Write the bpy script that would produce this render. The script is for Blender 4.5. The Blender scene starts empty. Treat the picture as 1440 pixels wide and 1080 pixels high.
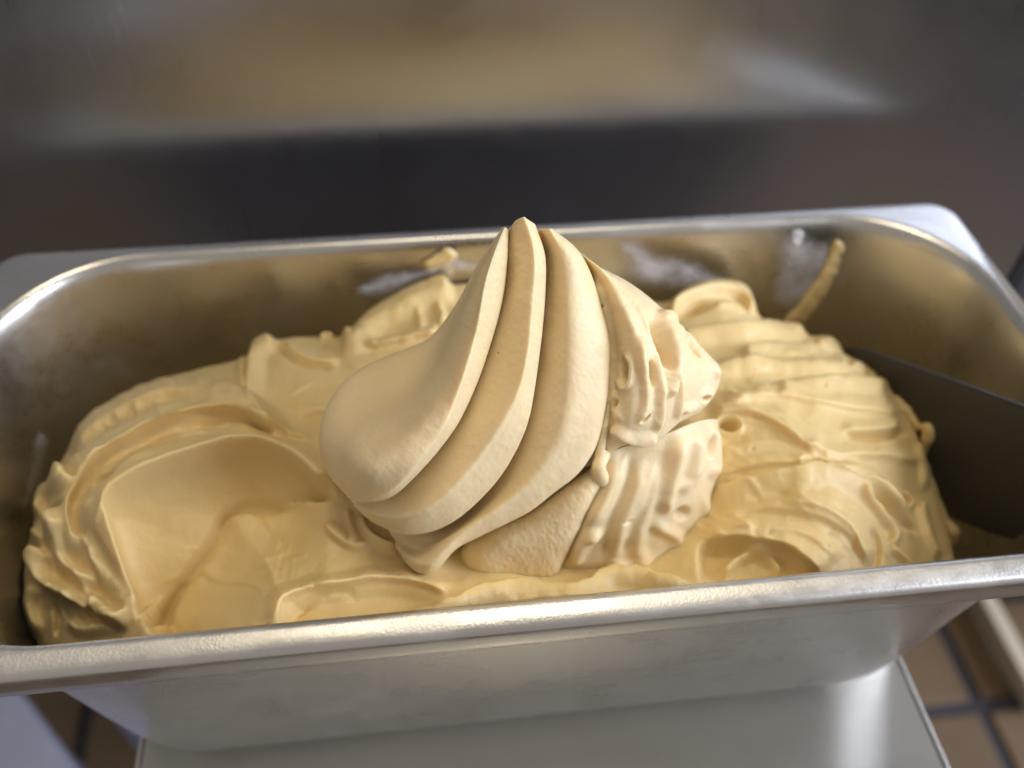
import bpy, bmesh, math, random
import numpy as np
from mathutils import Vector, Matrix

# ------------------------------------------------------------------ camera
S = bpy.context.scene
C = S.collection
W_, H_ = 1440, 1080
CAM = np.array([-0.02664736, -0.18128664, 0.19568981])
YAW, PITCH, ROLL, FPX = 0.12935991, 0.82120756, 0.02279979, 1209.66236
cy, sy, cp, sp = math.cos(YAW), math.sin(YAW), math.cos(PITCH), math.sin(PITCH)
F = np.array([sy*cp, cy*cp, -sp]); R0 = np.array([cy, -sy, 0.0]); U0 = np.cross(R0, F)
RT = math.cos(ROLL)*R0 + math.sin(ROLL)*U0
UP = -math.sin(ROLL)*R0 + math.cos(ROLL)*U0
cd = bpy.data.cameras.new('camera'); cam = bpy.data.objects.new('camera', cd); C.objects.link(cam)
M4 = Matrix(((RT[0], UP[0], -F[0], CAM[0]), (RT[1], UP[1], -F[1], CAM[1]), (RT[2], UP[2], -F[2], CAM[2]), (0, 0, 0, 1)))
cam.matrix_world = M4
cd.sensor_width = 36; cd.lens = 36*FPX/W_; cd.clip_start = 0.01; cd.clip_end = 60
cd.dof.use_dof = True; cd.dof.focus_distance = 0.2155; cd.dof.aperture_fstop = 6.8
S.camera = cam

# ------------------------------------------------------------------ light
w = bpy.data.worlds.new('World'); S.world = w; w.use_nodes = True
bg = w.node_tree.nodes['Background']; bg.inputs[0].default_value = (1.0, 0.94, 0.87, 1); bg.inputs[1].default_value = 0.37

def area(name, loc, target, size, size_y, power, color):
    l = bpy.data.lights.new(name, 'AREA'); l.shape = 'RECTANGLE'; l.size = size; l.size_y = size_y
    l.energy = power; l.color = color
    o = bpy.data.objects.new(name, l); C.objects.link(o); o.location = loc
    o.rotation_euler = (Vector(target)-Vector(loc)).to_track_quat('-Z', 'Y').to_euler()
    o['kind'] = 'helper'
    return o
area('window_light', (1.60, -0.55, 0.66), (0, 0, 0), 1.3, 1.1, 50, (0.76, 0.83, 1.0))
area('ceiling_light', (0.10, 0.16, 1.80), (0, 0, 0), 0.6, 0.6, 10, (1.0, 0.87, 0.66))
S.view_settings.view_transform = 'Standard'; S.view_settings.look = 'None'
S.view_settings.exposure = 0.02; S.view_settings.gamma = 1.0
S.render.engine = 'CYCLES'
S.cycles.max_bounces = 6; S.cycles.diffuse_bounces = 3; S.cycles.glossy_bounces = 4
S.cycles.use_adaptive_sampling = True; S.cycles.adaptive_threshold = 0.03
S.cycles.use_denoising = True
S.cycles.caustics_reflective = False; S.cycles.caustics_refractive = False

# ------------------------------------------------------------------ helpers
rng = np.random.default_rng(7)
def ray(px, py):
    px = np.asarray(px, float); py = np.asarray(py, float)
    return F + ((px-720)/FPX)[..., None]*RT - ((py-540)/FPX)[..., None]*UP
def atY(px, py, Y):
    d = ray(px, py); return CAM + d*((np.asarray(Y)-CAM[1])/d[..., 1])[..., None]
def atZ(px, py, Z):
    d = ray(px, py); return CAM + d*((np.asarray(Z)-CAM[2])/d[..., 2])[..., None]
def proj(P):
    d = P-CAM; z = d@F
    return np.stack([720+FPX*(d@RT)/z, 540-FPX*(d@UP)/z], -1)

def hash2(ix, iy, seed):
    n = (ix.astype(np.int64)*374761393 + iy.astype(np.int64)*668265263 + seed*982451653) & 0x7fffffff
    n = ((n ^ (n >> 13))*1274126177) & 0x7fffffff
    return ((n ^ (n >> 16)) & 0xffff)/65535.0
def vnoise(x, y, seed=0):
    ix = np.floor(x); iy = np.floor(y); fx = x-ix; fy = y-iy
    fx = fx*fx*fx*(fx*(fx*6-15)+10); fy = fy*fy*fy*(fy*(fy*6-15)+10)
    a = hash2(ix, iy, seed); b = hash2(ix+1, iy, seed); c = hash2(ix, iy+1, seed); d = hash2(ix+1, iy+1, seed)
    return (a*(1-fx)+b*fx)*(1-fy)+(c*(1-fx)+d*fx)*fy*1.0 - 0.5
def fbm(x, y, seed=0, o=3):
    s = 0; a = 1
    for k in range(o):
        s = s+a*vnoise(x*2**k, y*2**k, seed+k*17); a *= 0.5
    return s
def sstep(x):
    x = np.clip(x, 0, 1); return x*x*(3-2*x)

def crspline(pts, n, closed=False):
    """centripetal-like Catmull-Rom resample by arc length; pts (K,D)"""
    P = np.asarray(pts, float)
    if closed:
        Q = np.vstack([P[-1], P, P[0], P[1]])
    else:
        Q = np.vstack([2*P[0]-P[1], P, 2*P[-1]-P[-2]])
    out = []
    m = 24
    for i in range(1, len(Q)-2):
        p0, p1, p2, p3 = Q[i-1], Q[i], Q[i+1], Q[i+2]
        t01 = max(np.linalg.norm(p1-p0)**.5, 1e-6); t12 = max(np.linalg.norm(p2-p1)**.5, 1e-6); t23 = max(np.linalg.norm(p3-p2)**.5, 1e-6)
        m1 = (p2-p1) + t12*((p1-p0)/t01-(p2-p0)/(t01+t12))
        m2 = (p2-p1) + t12*((p3-p2)/t23-(p3-p1)/(t12+t23))
        t = np.linspace(0, 1, m, endpoint=False)[:, None]
        out.append((2*t**3-3*t**2+1)*p1+(t**3-2*t**2+t)*m1+(-2*t**3+3*t**2)*p2+(t**3-t**2)*m2)
    out.append((P[0] if closed else P[-1])[None])
    D = np.vstack(out)
    s = np.r_[0, np.cumsum(np.linalg.norm(np.diff(D, axis=0), axis=1))]
    u = np.linspace(0, s[-1], n, endpoint=not closed)
    return np.stack([np.interp(u, s, D[:, k]) for k in range(D.shape[1])], 1)

def polydist(P, poly):
    """signed distance to an open polyline (positive on the right-hand side of travel, y down) and fraction along it"""
    best = np.full(len(P), 1e9); sgn = np.ones(len(P)); tt = np.zeros(len(P))
    L = np.r_[0, np.cumsum(np.linalg.norm(np.diff(poly, axis=0), axis=1))]
    for i in range(len(poly)-1):
        a = poly[i]; b = poly[i+1]; d = b-a; l2 = d@d+1e-12
        t = np.clip(((P-a)@d)/l2, 0, 1)
        q = P-(a+t[:, None]*d); dist = np.hypot(q[:, 0], q[:, 1])
        m = dist < best
        best[m] = dist[m]; tt[m] = (L[i]+t[m]*math.sqrt(l2))/L[-1]
        cr = d[0]*(P[:, 1]-a[1])-d[1]*(P[:, 0]-a[0])
        sgn[m] = np.sign(cr[m])
    return best*sgn, tt
def inside(P, poly):
    c = np.zeros(len(P), bool); n = len(poly); j = n-1
    for i in range(n):
        a = poly[i]; b = poly[j]
        m = ((a[1] > P[:, 1]) != (b[1] > P[:, 1]))
        with np.errstate(divide='ignore', invalid='ignore'):
            xx = (b[0]-a[0])*(P[:, 1]-a[1])/(b[1]-a[1]+1e-30)+a[0]
        c ^= m & (P[:, 0] < xx); j = i
    return c
def sdpoly(P, poly):
    d, _ = polydist(P, np.vstack([poly, poly[:1]]))
    return np.where(inside(P, poly), np.abs(d), -np.abs(d))

def mesh_obj(name, V, Fc, mat, parent=None, smooth=True):
    me = bpy.data.meshes.new(name); me.from_pydata([tuple(v) for v in V], [], [tuple(int(k) for k in f) for f in Fc])
    me.update()
    bm = bmesh.new(); bm.from_mesh(me); bmesh.ops.recalc_face_normals(bm, faces=bm.faces); bm.to_mesh(me); bm.free()
    if smooth: me.polygons.foreach_set('use_smooth', [True]*len(me.polygons))
    o = bpy.data.objects.new(name, me); C.objects.link(o); me.materials.append(mat)
    if parent: o.parent = parent
    return o
def bm_obj(name, bm, mat, parent=None, smooth=False):
    me = bpy.data.meshes.new(name); bm.to_mesh(me); bm.free()
    if smooth: me.polygons.foreach_set('use_smooth', [True]*len(me.polygons))
    o = bpy.data.objects.new(name, me); C.objects.link(o); me.materials.append(mat)
    if parent: o.parent = parent
    return o
def box_bm(x0, x1, y0, y1, z0, z1, bev=0.0, seg=2):
    bm = bmesh.new()
    bmesh.ops.create_cube(bm, size=1)
    for v in bm.verts:
        v.co = Vector(((x0+x1)/2+v.co.x*(x1-x0), (y0+y1)/2+v.co.y*(y1-y0), (z0+z1)/2+v.co.z*(z1-z0)))
    if bev > 0: bmesh.ops.bevel(bm, geom=list(bm.edges), offset=bev, segments=seg, affect='EDGES', profile=0.5)
    return bm
def empty(name, loc=(0, 0, 0)):
    o = bpy.data.objects.new(name, None); C.objects.link(o); o.location = loc; o.empty_display_size = 0.02
    return o
def tag(o, label, cat, group=None):
    o['label'] = label; o['category'] = cat
    if group: o['group'] = group

# ------------------------------------------------------------------ materials
def new_mat(name):
    m = bpy.data.materials.new(name); m.use_nodes = True
    nt = m.node_tree; b = nt.nodes['Principled BSDF']
    return m, nt, b
def N(nt, t, **kw):
    n = nt.nodes.new(t)
    for k, v in kw.items(): setattr(n, k, v)
    return n
def noise(nt, scale, detail=3, rough=0.5, vec=None, dist=0.0):
    n = N(nt, 'ShaderNodeTexNoise'); n.inputs['Scale'].default_value = scale; n.inputs['Detail'].default_value = detail
    n.inputs['Roughness'].default_value = rough; n.inputs['Distortion'].default_value = dist
    if vec: nt.links.new(vec, n.inputs['Vector'])
    return n.outputs['Fac']
def coords(nt, scale=(1, 1, 1), rot=(0, 0, 0)):
    tc = N(nt, 'ShaderNodeTexCoord'); mp = N(nt, 'ShaderNodeMapping')
    mp.inputs['Scale'].default_value = scale; mp.inputs['Rotation'].default_value = rot
    nt.links.new(tc.outputs['Object'], mp.inputs['Vector']); return mp.outputs['Vector']
def ramp(nt, fac, stops):
    r = N(nt, 'ShaderNodeValToRGB'); nt.links.new(fac, r.inputs['Fac'])
    e = r.color_ramp.elements
    while len(e) < len(stops): e.new(0.5)
    for k, (p, c) in enumerate(stops):
        e[k].position = p; e[k].color = c if len(c) == 4 else (*c, 1)
    return r.outputs['Color']
def mathn(nt, op, a, b=0.0, c=None, clamp=False):
    n = N(nt, 'ShaderNodeMath', operation=op); n.use_clamp = clamp
    for i, v in enumerate((a, b, c)):
        if v is None: continue
        if isinstance(v, (int, float)): n.inputs[i].default_value = v
        else: nt.links.new(v, n.inputs[i])
    return n.outputs[0]
def mixc(nt, fac, a, b):
    n = N(nt, 'ShaderNodeMix', data_type='RGBA')
    for i, v in ((0, fac), (6, a), (7, b)):
        if isinstance(v, (int, float)): n.inputs[i].default_value = v
        elif isinstance(v, tuple): n.inputs[i].default_value = (*v, 1)
        else: nt.links.new(v, n.inputs[i])
    return n.outputs[2]
def bump(nt, h, strength, dist, prev=None):
    b = N(nt, 'ShaderNodeBump'); b.inputs['Strength'].default_value = strength; b.inputs['Distance'].default_value = dist
    nt.links.new(h, b.inputs['Height'])
    if prev: nt.links.new(prev, b.inputs['Normal'])
    return b.outputs['Normal']

def cream_mat(name, col, grain=1.0, pores=1.0):
    m, nt, b = new_mat(name)
    v = coords(nt)
    big = noise(nt, 26, 3, 0.5, v)
    c = mixc(nt, ramp(nt, big, [(0.35, (0, 0, 0)), (0.7, (1, 1, 1))]), (col[0]*0.955, col[1]*0.94, col[2]*0.90), (min(1, col[0]*1.02), col[1]*1.02, col[2]*1.05))
    # tiny dark air pores
    vo = N(nt, 'ShaderNodeTexVoronoi'); vo.inputs['Scale'].default_value = 190; nt.links.new(v, vo.inputs['Vector'])
    pr = N(nt, 'ShaderNodeTexWhiteNoise'); nt.links.new(vo.outputs['Color'], pr.inputs['Vector'])
    pick = mathn(nt, 'GREATER_THAN', pr.outputs['Value'], 1-0.10*pores)
    dot = mathn(nt, 'LESS_THAN', vo.outputs['Distance'], 0.085)
    pore = mathn(nt, 'MULTIPLY', pick, dot)
    c = mixc(nt, mathn(nt, 'MULTIPLY', pore, 0.55), c, (0.42, 0.25, 0.09))
    nt.links.new(c, b.inputs['Base Color'])
    b.inputs['Roughness'].default_value = 0.45
    b.inputs['Specular IOR Level'].default_value = 0.42
    b.inputs['Subsurface Weight'].default_value = 0.55
    b.inputs['Subsurface Radius'].default_value = (1.0, 0.62, 0.28)
    b.inputs['Subsurface Scale'].default_value = 0.0032
    g1 = noise(nt, 420, 3, 0.6, v)
    g2 = noise(nt, 1100, 2, 0.5, v)
    h = mathn(nt, 'ADD', mathn(nt, 'MULTIPLY', g1, 0.8), mathn(nt, 'MULTIPLY', g2, 0.35))
    h = mathn(nt, 'SUBTRACT', h, mathn(nt, 'MULTIPLY', pore, 0.8))
    med = noise(nt, 120, 2, 0.5, v)
    h = mathn(nt, 'ADD', h, mathn(nt, 'MULTIPLY', med, 1.2))
    nt.links.new(bump(nt, h, 0.35*grain, 0.0007), b.inputs['Normal'])
    return m
CREAM = cream_mat('cream', (0.79, 0.605, 0.29))
CREAM_SW = cream_mat('cream_swirl', (0.82, 0.66, 0.395), 0.7, 1.6)

def steel_mat(name, col=(0.60, 0.585, 0.56), rough=0.3, brush=(1, 1, 1), bs=0.05, frost=False, bscale=60, aniso=None):
    m, nt, b = new_mat(name)
    b.inputs['Metallic'].default_value = 1.0
    if aniso:
        cx_ = N(nt, 'ShaderNodeCombineXYZ')
        for q in range(3): cx_.inputs[q].default_value = aniso[1][q]
        nt.links.new(cx_.outputs[0], b.inputs['Tangent']); b.inputs['Anisotropic'].default_value = aniso[0]
    v = coords(nt, brush)
    br = noise(nt, bscale, 4, 0.65, v)
    v2 = coords(nt)
    bl = noise(nt, 14, 4, 0.6, v2)
    c = mixc(nt, bl, tuple(k*0.86 for k in col), tuple(min(1, k*1.10) for k in col))
    rg = mathn(nt, 'ADD', mathn(nt, 'MULTIPLY', br, 0.14), rough-0.07)
    rg = mathn(nt, 'ADD', rg, mathn(nt, 'MULTIPLY', mathn(nt, 'SUBTRACT', bl, 0.5), 0.12))
    nrm = bump(nt, br, bs, 0.001)
    sm_ = ramp(nt, noise(nt, 34, 6, 0.7, v2, 0.6), [(0.46, (0, 0, 0)), (0.66, (1, 1, 1))])
    c = mixc(nt, mathn(nt, 'MULTIPLY', sm_, 0.10 if frost else 0.05), c, (0.80, 0.77, 0.72))
    rg = mathn(nt, 'ADD', rg, mathn(nt, 'MULTIPLY', sm_, 0.10 if frost else 0.05))
    if frost:
        # condensation and thin frost on the rolled front edge: patchy, rough, finely beaded
        pos = N(nt, 'ShaderNodeSeparateXYZ'); tc = N(nt, 'ShaderNodeTexCoord'); nt.links.new(tc.outputs['Object'], pos.inputs[0])
        zz = mathn(nt, 'MULTIPLY_ADD', pos.outputs['Z'], 900.0, 1.7, clamp=True)
        yy = mathn(nt, 'MULTIPLY_ADD', pos.outputs['Y'], -40.0, 0.0, clamp=True)
        pat = noise(nt, 46, 5, 0.65, coords(nt, (0.55, 1.6, 1)))
        mask = ramp(nt, pat, [(0.34, (0, 0, 0)), (0.56, (1, 1, 1))])
        mask = mathn(nt, 'MULTIPLY', mathn(nt, 'MULTIPLY', mask, zz), yy)
        vo = N(nt, 'ShaderNodeTexVoronoi'); vo.inputs['Scale'].default_value = 1150; nt.links.new(v2, vo.inputs['Vector'])
        bead = mathn(nt, 'SUBTRACT', 0.6, vo.outputs['Distance'])
        bead = mathn(nt, 'ADD', bead, noise(nt, 700, 2, 0.5, v2))
        nrm = bump(nt, mathn(nt, 'MULTIPLY', bead, mask), 0.13, 0.0003, nrm)
        rg = mathn(nt, 'ADD', rg, mathn(nt, 'MULTIPLY', mask, 0.10))
        c = mixc(nt, mathn(nt, 'MULTIPLY', mask, 0.2), c, (0.78, 0.76, 0.70))
    nt.links.new(c, b.inputs['Base Color']); nt.links.new(rg, b.inputs['Roughness']); nt.links.new(nrm, b.inputs['Normal'])
    return m
STEEL_PAN = steel_mat('steel_pan', (0.63, 0.605, 0.565), 0.28, (0.12, 1, 1), 0.04, True, 260)
STEEL_WALL = steel_mat('steel_wall', (0.50, 0.515, 0.56), 0.30, (1.0, 1.0, 0.02), 0.02, False, 600, (0.85, (1, 0, 0)))
STEEL_SHELF = steel_mat('steel_shelf', (0.62, 0.61, 0.585), 0.33, (0.05, 1, 1), 0.06, False, 220, (0.9, (0, 1, 0)))

def plain(name, col, rough=0.5, metal=0.0, var=0.12, scale=30, bs=0.1):
    m, nt, b = new_mat(name)
    n = noise(nt, scale, 4, 0.6, coords(nt))
    c = mixc(nt, n, tuple(k*(1-var) for k in col), tuple(min(1, k*(1+var)) for k in col))
    nt.links.new(c, b.inputs['Base Color']); b.inputs['Roughness'].default_value = rough; b.inputs['Metallic'].default_value = metal
    nt.links.new(bump(nt, noise(nt, scale*8, 3, 0.5, coords(nt)), bs, 0.001), b.inputs['Normal'])
    return m
BLACK_PLASTIC = plain('black_plastic', (0.040, 0.038, 0.035), 0.45, 0, 0.2, 40, 0.08)
RUBBER = plain('black_rubber', (0.015, 0.015, 0.016), 0.6)
TILE = plain('terracotta_tile', (0.12, 0.072, 0.032), 0.6, 0, 0.4, 9, 0.2)
GROUT = plain('dark_grout', (0.035, 0.033, 0.04), 0.8, 0, 0.25, 25, 0.3)
PALE_METAL = plain('pale_painted_metal', (0.50, 0.43, 0.33), 0.4)
GREY_PANEL = plain('grey_panel', (0.36, 0.37, 0.50), 0.4, 0.2)
DARK_PANEL = plain('dark_panel', (0.03, 0.025, 0.022), 0.5)

def film_mat():
    m, nt, b = new_mat('cream_film')
    b.inputs['Base Color'].default_value = (0.92, 0.89, 0.90, 1); b.inputs['Roughness'].default_value = 0.4
    v = coords(nt)
    n = noise(nt, 110, 4, 0.6, v)
    at = N(nt, 'ShaderNodeAttribute'); at.attribute_name = 'film'
    a = mathn(nt, 'MULTIPLY', at.outputs['Fac'], mathn(nt, 'MULTIPLY_ADD', n, 1.6, -0.10), clamp=True)
    nt.links.new(a, b.inputs['Alpha'])
    nt.links.new(bump(nt, n, 0.5, 0.001), b.inputs['Normal'])
    return m
FILM = film_mat()

# ------------------------------------------------------------------ the setting
FLOOR_Z = -0.70
floor = bm_obj('floor', box_bm(-3, 3, -3, 3, FLOOR_Z-0.06, FLOOR_Z-0.006), GROUT)
floor['kind'] = 'structure'; floor['label'] = 'dark grout bed under the terracotta floor tiles'
PIT = 0.1562
tme = None
gx0, gy0 = 0.525, 0.132
for i in range(-9, 4):
    for j in range(-13, 4):
        x0 = gx0+i*PIT; y0 = gy0+j*PIT
        if tme is None:
            t = bm_obj('tile', box_bm(-0.0715, 0.0715, -0.0715, 0.0715, -0.008, 0, 0.003, 2), TILE, floor); tme = t.data
        else:
            t = bpy.data.objects.new('tile', tme); C.objects.link(t); t.parent = floor
        t.location = (x0+PIT/2, y0+PIT/2, FLOOR_Z+random.Random(i*31+j).uniform(-0.0008, 0.0008))

WALL_Y = 0.1203
mach = empty('freezer_machine', (0, 0.42, FLOOR_Z))
tag(mach, 'tall brushed stainless machine housing standing behind the ice cream pan', 'machine')
def child(o, par):
    o.parent = par; o.matrix_parent_inverse = par.matrix_world.inverted() if False else Matrix.Translation(-Vector(par.location))
    return o
child(bm_obj('front_panel', box_bm(-0.30, 0.262, WALL_Y, WALL_Y+0.02, FLOOR_Z+0.09, 0.34, 0.002, 2), STEEL_WALL), mach)
child(bm_obj('housing', box_bm(-0.298, 0.258, WALL_Y+0.021, 0.72, FLOOR_Z+0.10, 0.338, 0.004, 2), STEEL_SHELF), mach)
child(bm_obj('gasket', box_bm(0.2625, 0.275, WALL_Y+0.002, WALL_Y+0.024, FLOOR_Z+0.12, 0.33, 0.003, 2), RUBBER), mach)
for (x, y) in ((-0.26, 0.18), (0.22, 0.18), (-0.26, 0.66), (0.22, 0.66)):
    bm = bmesh.new()
    bmesh.ops.create_cone(bm, cap_ends=True, segments=20, radius1=0.024, radius2=0.016, depth=0.10, matrix=Matrix.Translation((x, y, FLOOR_Z+0.05)))
    child(bm_obj('foot', bm, RUBBER), mach)

# shelf under the pan
sh = empty('steel_shelf', (0, 0, -0.1215))
tag(sh, 'flat stainless shelf with folded edges carrying the ice cream pan', 'shelf')
XL, XR, ZS = -0.1418, 0.1461, -0.1212
child(bm_obj('top_plate', box_bm(XL+0.0015, XR-0.0015, -0.30, 0.078, ZS-0.0012, ZS, 0.0004, 1), STEEL_SHELF), sh)
for x0, x1 in ((XL-0.0002, XL+0.0012), (XR-0.0012, XR+0.0002)):
    child(bm_obj('side_flange', box_bm(x0, x1, -0.30, 0.078, ZS-0.022, ZS+0.0006, 0.0005, 2), STEEL_SHELF), sh)
child(bm_obj('front_flange', box_bm(XL+0.0015, XR-0.0015, -0.3015, -0.3003, ZS-0.022, ZS-0.0002, 0.0004, 1), STEEL_SHELF), sh)
for x in (XL+0.03, XR-0.03):
    child(bm_obj('bracket', box_bm(x-0.002, x+0.002, -0.20, WALL_Y-0.001, ZS-0.03, ZS-0.0015, 0.0004, 1), STEEL_SHELF), sh)

# things seen low down beside the shelf
dl = empty('floor_dolly', (0.70, 0.25, FLOOR_Z))
tag(dl, 'low floor dolly with pale painted frame and dark bin on terracotta tiles', 'dolly')
child(bm_obj('side_rail', box_bm(0.560, 0.578, 0.115, 0.42, FLOOR_Z+0.012, FLOOR_Z+0.04, 0.003), PALE_METAL), dl)
child(bm_obj('front_rail', box_bm(0.5805, 0.86, 0.115, 0.139, FLOOR_Z+0.012, FLOOR_Z+0.04, 0.003), PALE_METAL), dl)
child(bm_obj('back_rail', box_bm(0.5805, 0.86, 0.396, 0.42, FLOOR_Z+0.012, FLOOR_Z+0.04, 0.003), PALE_METAL), dl)
child(bm_obj('bin', box_bm(0.583, 0.85, 0.235, 0.394, FLOOR_Z+0.014, FLOOR_Z+0.26, 0.01), DARK_PANEL), dl)
for (x, y) in ((0.545, 0.255), (0.60, 0.128), (0.84, 0.128), (0.84, 0.40)):
    bm = bmesh.new()
    bmesh.ops.create_cone(bm, cap_ends=True, segments=20, radius1=0.018, radius2=0.018, depth=0.02, matrix=Matrix.Translation((x, y, FLOOR_Z+0.019)) @ Matrix.Rotation(math.pi/2, 4, 'X'))
    child(bm_obj('caster', bm, RUBBER), dl)

tr = empty('grey_bin', (-0.40, -0.02, FLOOR_Z))
tag(tr, 'pale grey lidded bin standing on the floor left of the shelf', 'bin')
a = np.array([-0.345, 0.120]); b_ = np.array([-0.262, 0.026])   # visible upper edge
dirv = (b_-a)/np.linalg.norm(b_-a); nrm = np.array([dirv[1], -dirv[0]])
if nrm[0] > 0: nrm = -nrm
cen = (a+b_)/2+dirv*0.03+nrm*0.11
ang = math.atan2(dirv[1], dirv[0])
for nm, hx, hy, z0, z1, bv in (('body', 0.17, 0.10, FLOOR_Z+0.001, -0.462, 0.012), ('lid', 0.18, 0.11, -0.4615, -0.44, 0.006)):
    o = bm_obj(nm, box_bm(-hx, hx, -hy, hy, z0, z1, bv, 3), GREY_PANEL)
    o.matrix_world = Matrix.Translation((cen[0], cen[1], 0)) @ Matrix.Rotation(ang, 4, 'Z')
    mw = o.matrix_world.copy(); o.parent = tr; o.matrix_parent_inverse = Matrix.Translation(-Vector(tr.location)); o.matrix_basis = mw

# ------------------------------------------------------------------ the pan
A_, B_ = 0.18, 0.0825
def rrect(hx, hy, r, z, nc=18, ns=26):
    pts = []
    cs = [(hx-r, hy-r, 0), (-(hx-r), hy-r, 90), (-(hx-r), -(hy-r), 180), (hx-r, -(hy-r), 270)]
    for k, (cx, cyy, a0) in enumerate(cs):
        for i in range(nc+1):
            a = math.radians(a0+90*i/nc); pts.append((cx+r*math.cos(a), cyy+r*math.sin(a), z))
        nx = cs[(k+1) % 4]; p = pts[-1]; a = math.radians(nx[2]); q = (nx[0]+r*math.cos(a), nx[1]+r*math.sin(a), z)
        for i in range(1, ns):
            t = i/ns; pts.append((p[0]+(q[0]-p[0])*t, p[1]+(q[1]-p[1])*t, z))
    return pts
def sweep(prof, cap=False):
    V = []; Fc = []
    for (i, z, r) in prof: V += rrect(A_-i, B_-i, r, z)
    n = len(V)//len(prof)
    for k in range(len(prof)-1):
        for j in range(n):
            Fc.append((k*n+j, k*n+(j+1) % n, (k+1)*n+(j+1) % n, (k+1)*n+j))
    if cap: Fc.append(tuple(range((len(prof)-1)*n, len(prof)*n)))
    return np.array(V), Fc
rim_prof = [(0.0040, -0.0098, 0.008), (0.0022, -0.0106, 0.009), (0.0008, -0.0104, 0.010), (0.0, -0.0092, 0.011), (0.0, -0.0064, 0.011), (0.0, -0.0042, 0.011),
            (0.0003, -0.0027, 0.0108), (0.0010, -0.0016, 0.010), (0.0020, -0.0010, 0.010), (0.0034, -0.0006, 0.0105), (0.0050, -0.0002, 0.014), (0.0058, -0.0001, 0.046),
            (0.0066, 0.0, 0.047), (0.0074, -0.0003, 0.047), (0.0083, -0.0011, 0.0465), (0.0090, -0.0024, 0.046), (0.0095, -0.0042, 0.046), (0.0100, -0.0070, 0.046), (0.0104, -0.0105, 0.046)]
body_prof = [(0.0104, -0.0105, 0.046), (0.0110, -0.016, 0.0462), (0.0130, -0.035, 0.0465), (0.0155, -0.060, 0.047), (0.0180, -0.085, 0.0475), (0.0196, -0.100, 0.048), (0.0206, -0.107, 0.048),
             (0.0225, -0.1125, 0.047), (0.026, -0.1168, 0.045), (0.031, -0.1193, 0.042), (0.037, -0.1200, 0.036)]
def wall_inset(z):
    zz = [p[1] for p in body_prof][::-1]; ii = [p[0] for p in body_prof][::-1]
    return np.interp(z, [-0.13]+zz+[0.0], [0.037]+ii+[0.0098])
pan = empty('ice_cream_pan', (0, 0, -0.12))
tag(pan, 'long stainless steel pan with frosted rim filled with caramel coloured ice cream', 'pan')
for nm, pr, cap in (('rim', rim_prof, False), ('body', body_prof, True)):
    V, Fc = sweep(pr, cap)
    o = child(mesh_obj(nm, V, Fc, STEEL_PAN), pan)
    # orientation: normals point to the inside/top
    me = o.data; bm = bmesh.new(); bm.from_mesh(me)
    up = sum((f.normal.z*f.calc_area() for f in bm.faces))
    if up < 0: bmesh.ops.reverse_faces(bm, faces=bm.faces)
    bm.to_mesh(me); bm.free()

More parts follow.
